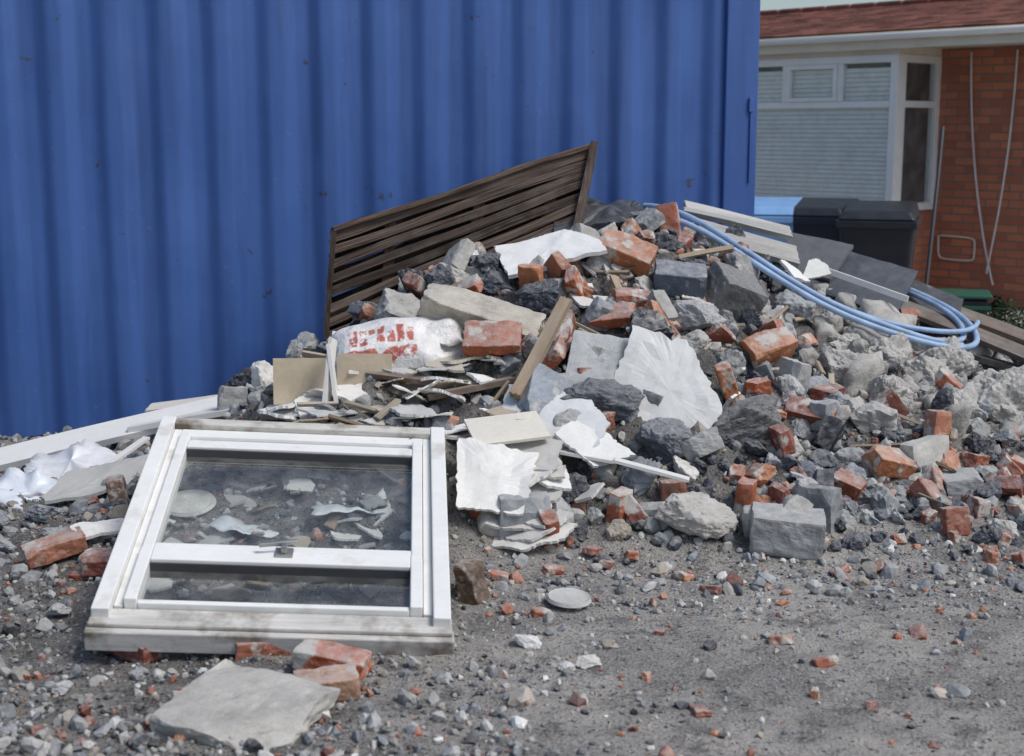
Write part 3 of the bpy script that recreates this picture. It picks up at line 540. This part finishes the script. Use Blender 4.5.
curve('downpipe',[(1.2,.78,2.38),(1.2,.78,1.2),(1.2,.78,.6),(1.2,.78,0)],.034,upvc,hs_)
curve('black_pole',[(3.22,11.1,.0),(3.34,11.38,.6),(3.44,11.6,1.1),(3.55,11.9,1.62)],.016,blk)
# ------------------------------------------------------------ bins
def bin_(x,y,rz,mat,name='wheelie_bin'):
    e=empty(name,(x,y,0),(0,0,math.radians(rz)))
    w0,d0,w1,d1,h=.22,.24,.28,.34,.92
    V=[(-w0,-d0,.06),(w0,-d0,.06),(w0,d0,.06),(-w0,d0,.06),(-w1,-d1,h),(w1,-d1,h),(w1,d1,h),(-w1,d1,h)]
    o=arrmesh('body',V,CUBEF,(.5,)*3,mat,parent=e);m=o.modifiers.new('b','BEVEL');m.width=.03;m.segments=3
    boxes('rim',[(-w1-.02,w1+.02,-d1-.02,d1+.02,h-.05,h+.012)],mat,e,bev=.012)
    V=[(-w1-.01,-d1-.03,h+.014),(w1+.01,-d1-.03,h+.014),(w1+.01,d1+.03,h+.014),(-w1-.01,d1+.03,h+.014),(-w1+.04,-d1+.03,h+.08),(w1-.04,-d1+.03,h+.08),(w1-.02,d1+.0,h+.13),(-w1+.02,d1+.0,h+.13)]
    o=arrmesh('lid',V,CUBEF,(.5,)*3,mat,parent=e);m=o.modifiers.new('b','BEVEL');m.width=.02;m.segments=3
    boxes('handle_bar',[(-.22,.22,d1+.04,d1+.07,h-.01,h+.02),(-.22,-.19,d1+.0205,d1+.0395,h-.02,h+.02),(.19,.22,d1+.0205,d1+.0395,h-.02,h+.02)],mat,e,bev=.006)
    for sx_ in (-1,1):
        bm=bmesh.new();bmesh.ops.create_cone(bm,cap_ends=True,segments=24,radius1=.1,radius2=.1,depth=.05);me=bpy.data.meshes.new('wheel');bm.to_mesh(me);bm.free();me.materials.append(blk)
        q=bpy.data.objects.new('wheel',me);q.rotation_euler=(0,math.pi/2,0);q.location=(sx_*.255,.27,.1);link(q,e)
    return e
bp=plain('black_bin_plastic',(.02,.022,.028),.4,0,.2,6);bb=plain('blue_bin_plastic',(.20,.38,.66),.5,0,.1,6);gp=plain('green_box_plastic',(.02,.10,.06),.5)
bin_(2.46,11.5,-25,bp);bin_(2.83,11.0,-18,bp);bin_(2.13,11.6,-10,bb)
e=empty('recycling_box',(3.30,10.75,0),(0,0,math.radians(-14)))
V=[(-.24,-.17,0),(.24,-.17,0),(.24,.17,0),(-.24,.17,0),(-.3,-.2,.36),(.3,-.2,.36),(.3,.2,.36),(-.3,.2,.36)]
q=arrmesh('tub',V,CUBEF,(.5,)*3,bp,parent=e);m=q.modifiers.new('b','BEVEL');m.width=.02;boxes('lid',[(-.32,.32,-.22,.22,.361,.39)],gp,e,bev=.01);boxes('ribs',[(-.31,.31,-.212,-.20,.28,.31)],gp,e,bev=.004)
wv=[];wf=[];r=np.random.default_rng(9)
for k in range(1100):
    a_=r.uniform(0,6.28);R_=r.uniform(0,.4);x=R_*math.cos(a_)*1.3;y=R_*math.sin(a_)*.5;z=r.uniform(0,.40)*(1-R_/.5);d=r.normal(size=3)*.028;u=np.cross(d,r.normal(size=3));u=u/np.linalg.norm(u)*.010;b_=np.array([x,y,z])
    i0=len(wv);wv+=[b_-d,b_+u,b_+d,b_-u];wf.append((i0,i0+1,i0+2,i0+3))
lm=debris('weed_leaf',(.08,.08,.03),.6,.8,dust=0);q=arrmesh('weed_plant',wv,wf,(.035,.055,.025),lm);q.location=(3.65,10.6,0)
# ------------------------------------------------------------ light, sky, camera
w=bpy.data.worlds.new('World');S.world=w;w.use_nodes=True;nt=w.node_tree;bg=nt.nodes['Background'];sk=nt.nodes.new('ShaderNodeTexSky');sk.sky_type='NISHITA';sk.sun_disc=False
az=math.radians(120);el=math.radians(54);sk.sun_elevation=el;sk.sun_rotation=az;sk.dust_density=2;sk.air_density=1;L(nt,sk.outputs[0],bg.inputs[0]);bg.inputs[1].default_value=.125
sv=Vector((math.sin(az)*math.cos(el),math.cos(az)*math.cos(el),math.sin(el)))
l=bpy.data.lights.new('sun','SUN');l.energy=2.2;l.angle=math.radians(22);l.color=(1,.975,.93);lo=bpy.data.objects.new('sun',l);lo.rotation_euler=(-sv).to_track_quat('-Z','Y').to_euler();S.collection.objects.link(lo)
c=bpy.data.cameras.new('camera');c.lens=50;c.sensor_width=36;c.clip_end=2000;c.dof.use_dof=True;c.dof.focus_distance=5.9;c.dof.aperture_fstop=3.2
co=bpy.data.objects.new('camera',c);co.location=(0,0,1.6);co.rotation_euler=(math.radians(90-9.9),0,0);S.collection.objects.link(co);S.camera=co
S.view_settings.view_transform='Standard';S.view_settings.look='None';S.view_settings.exposure=0
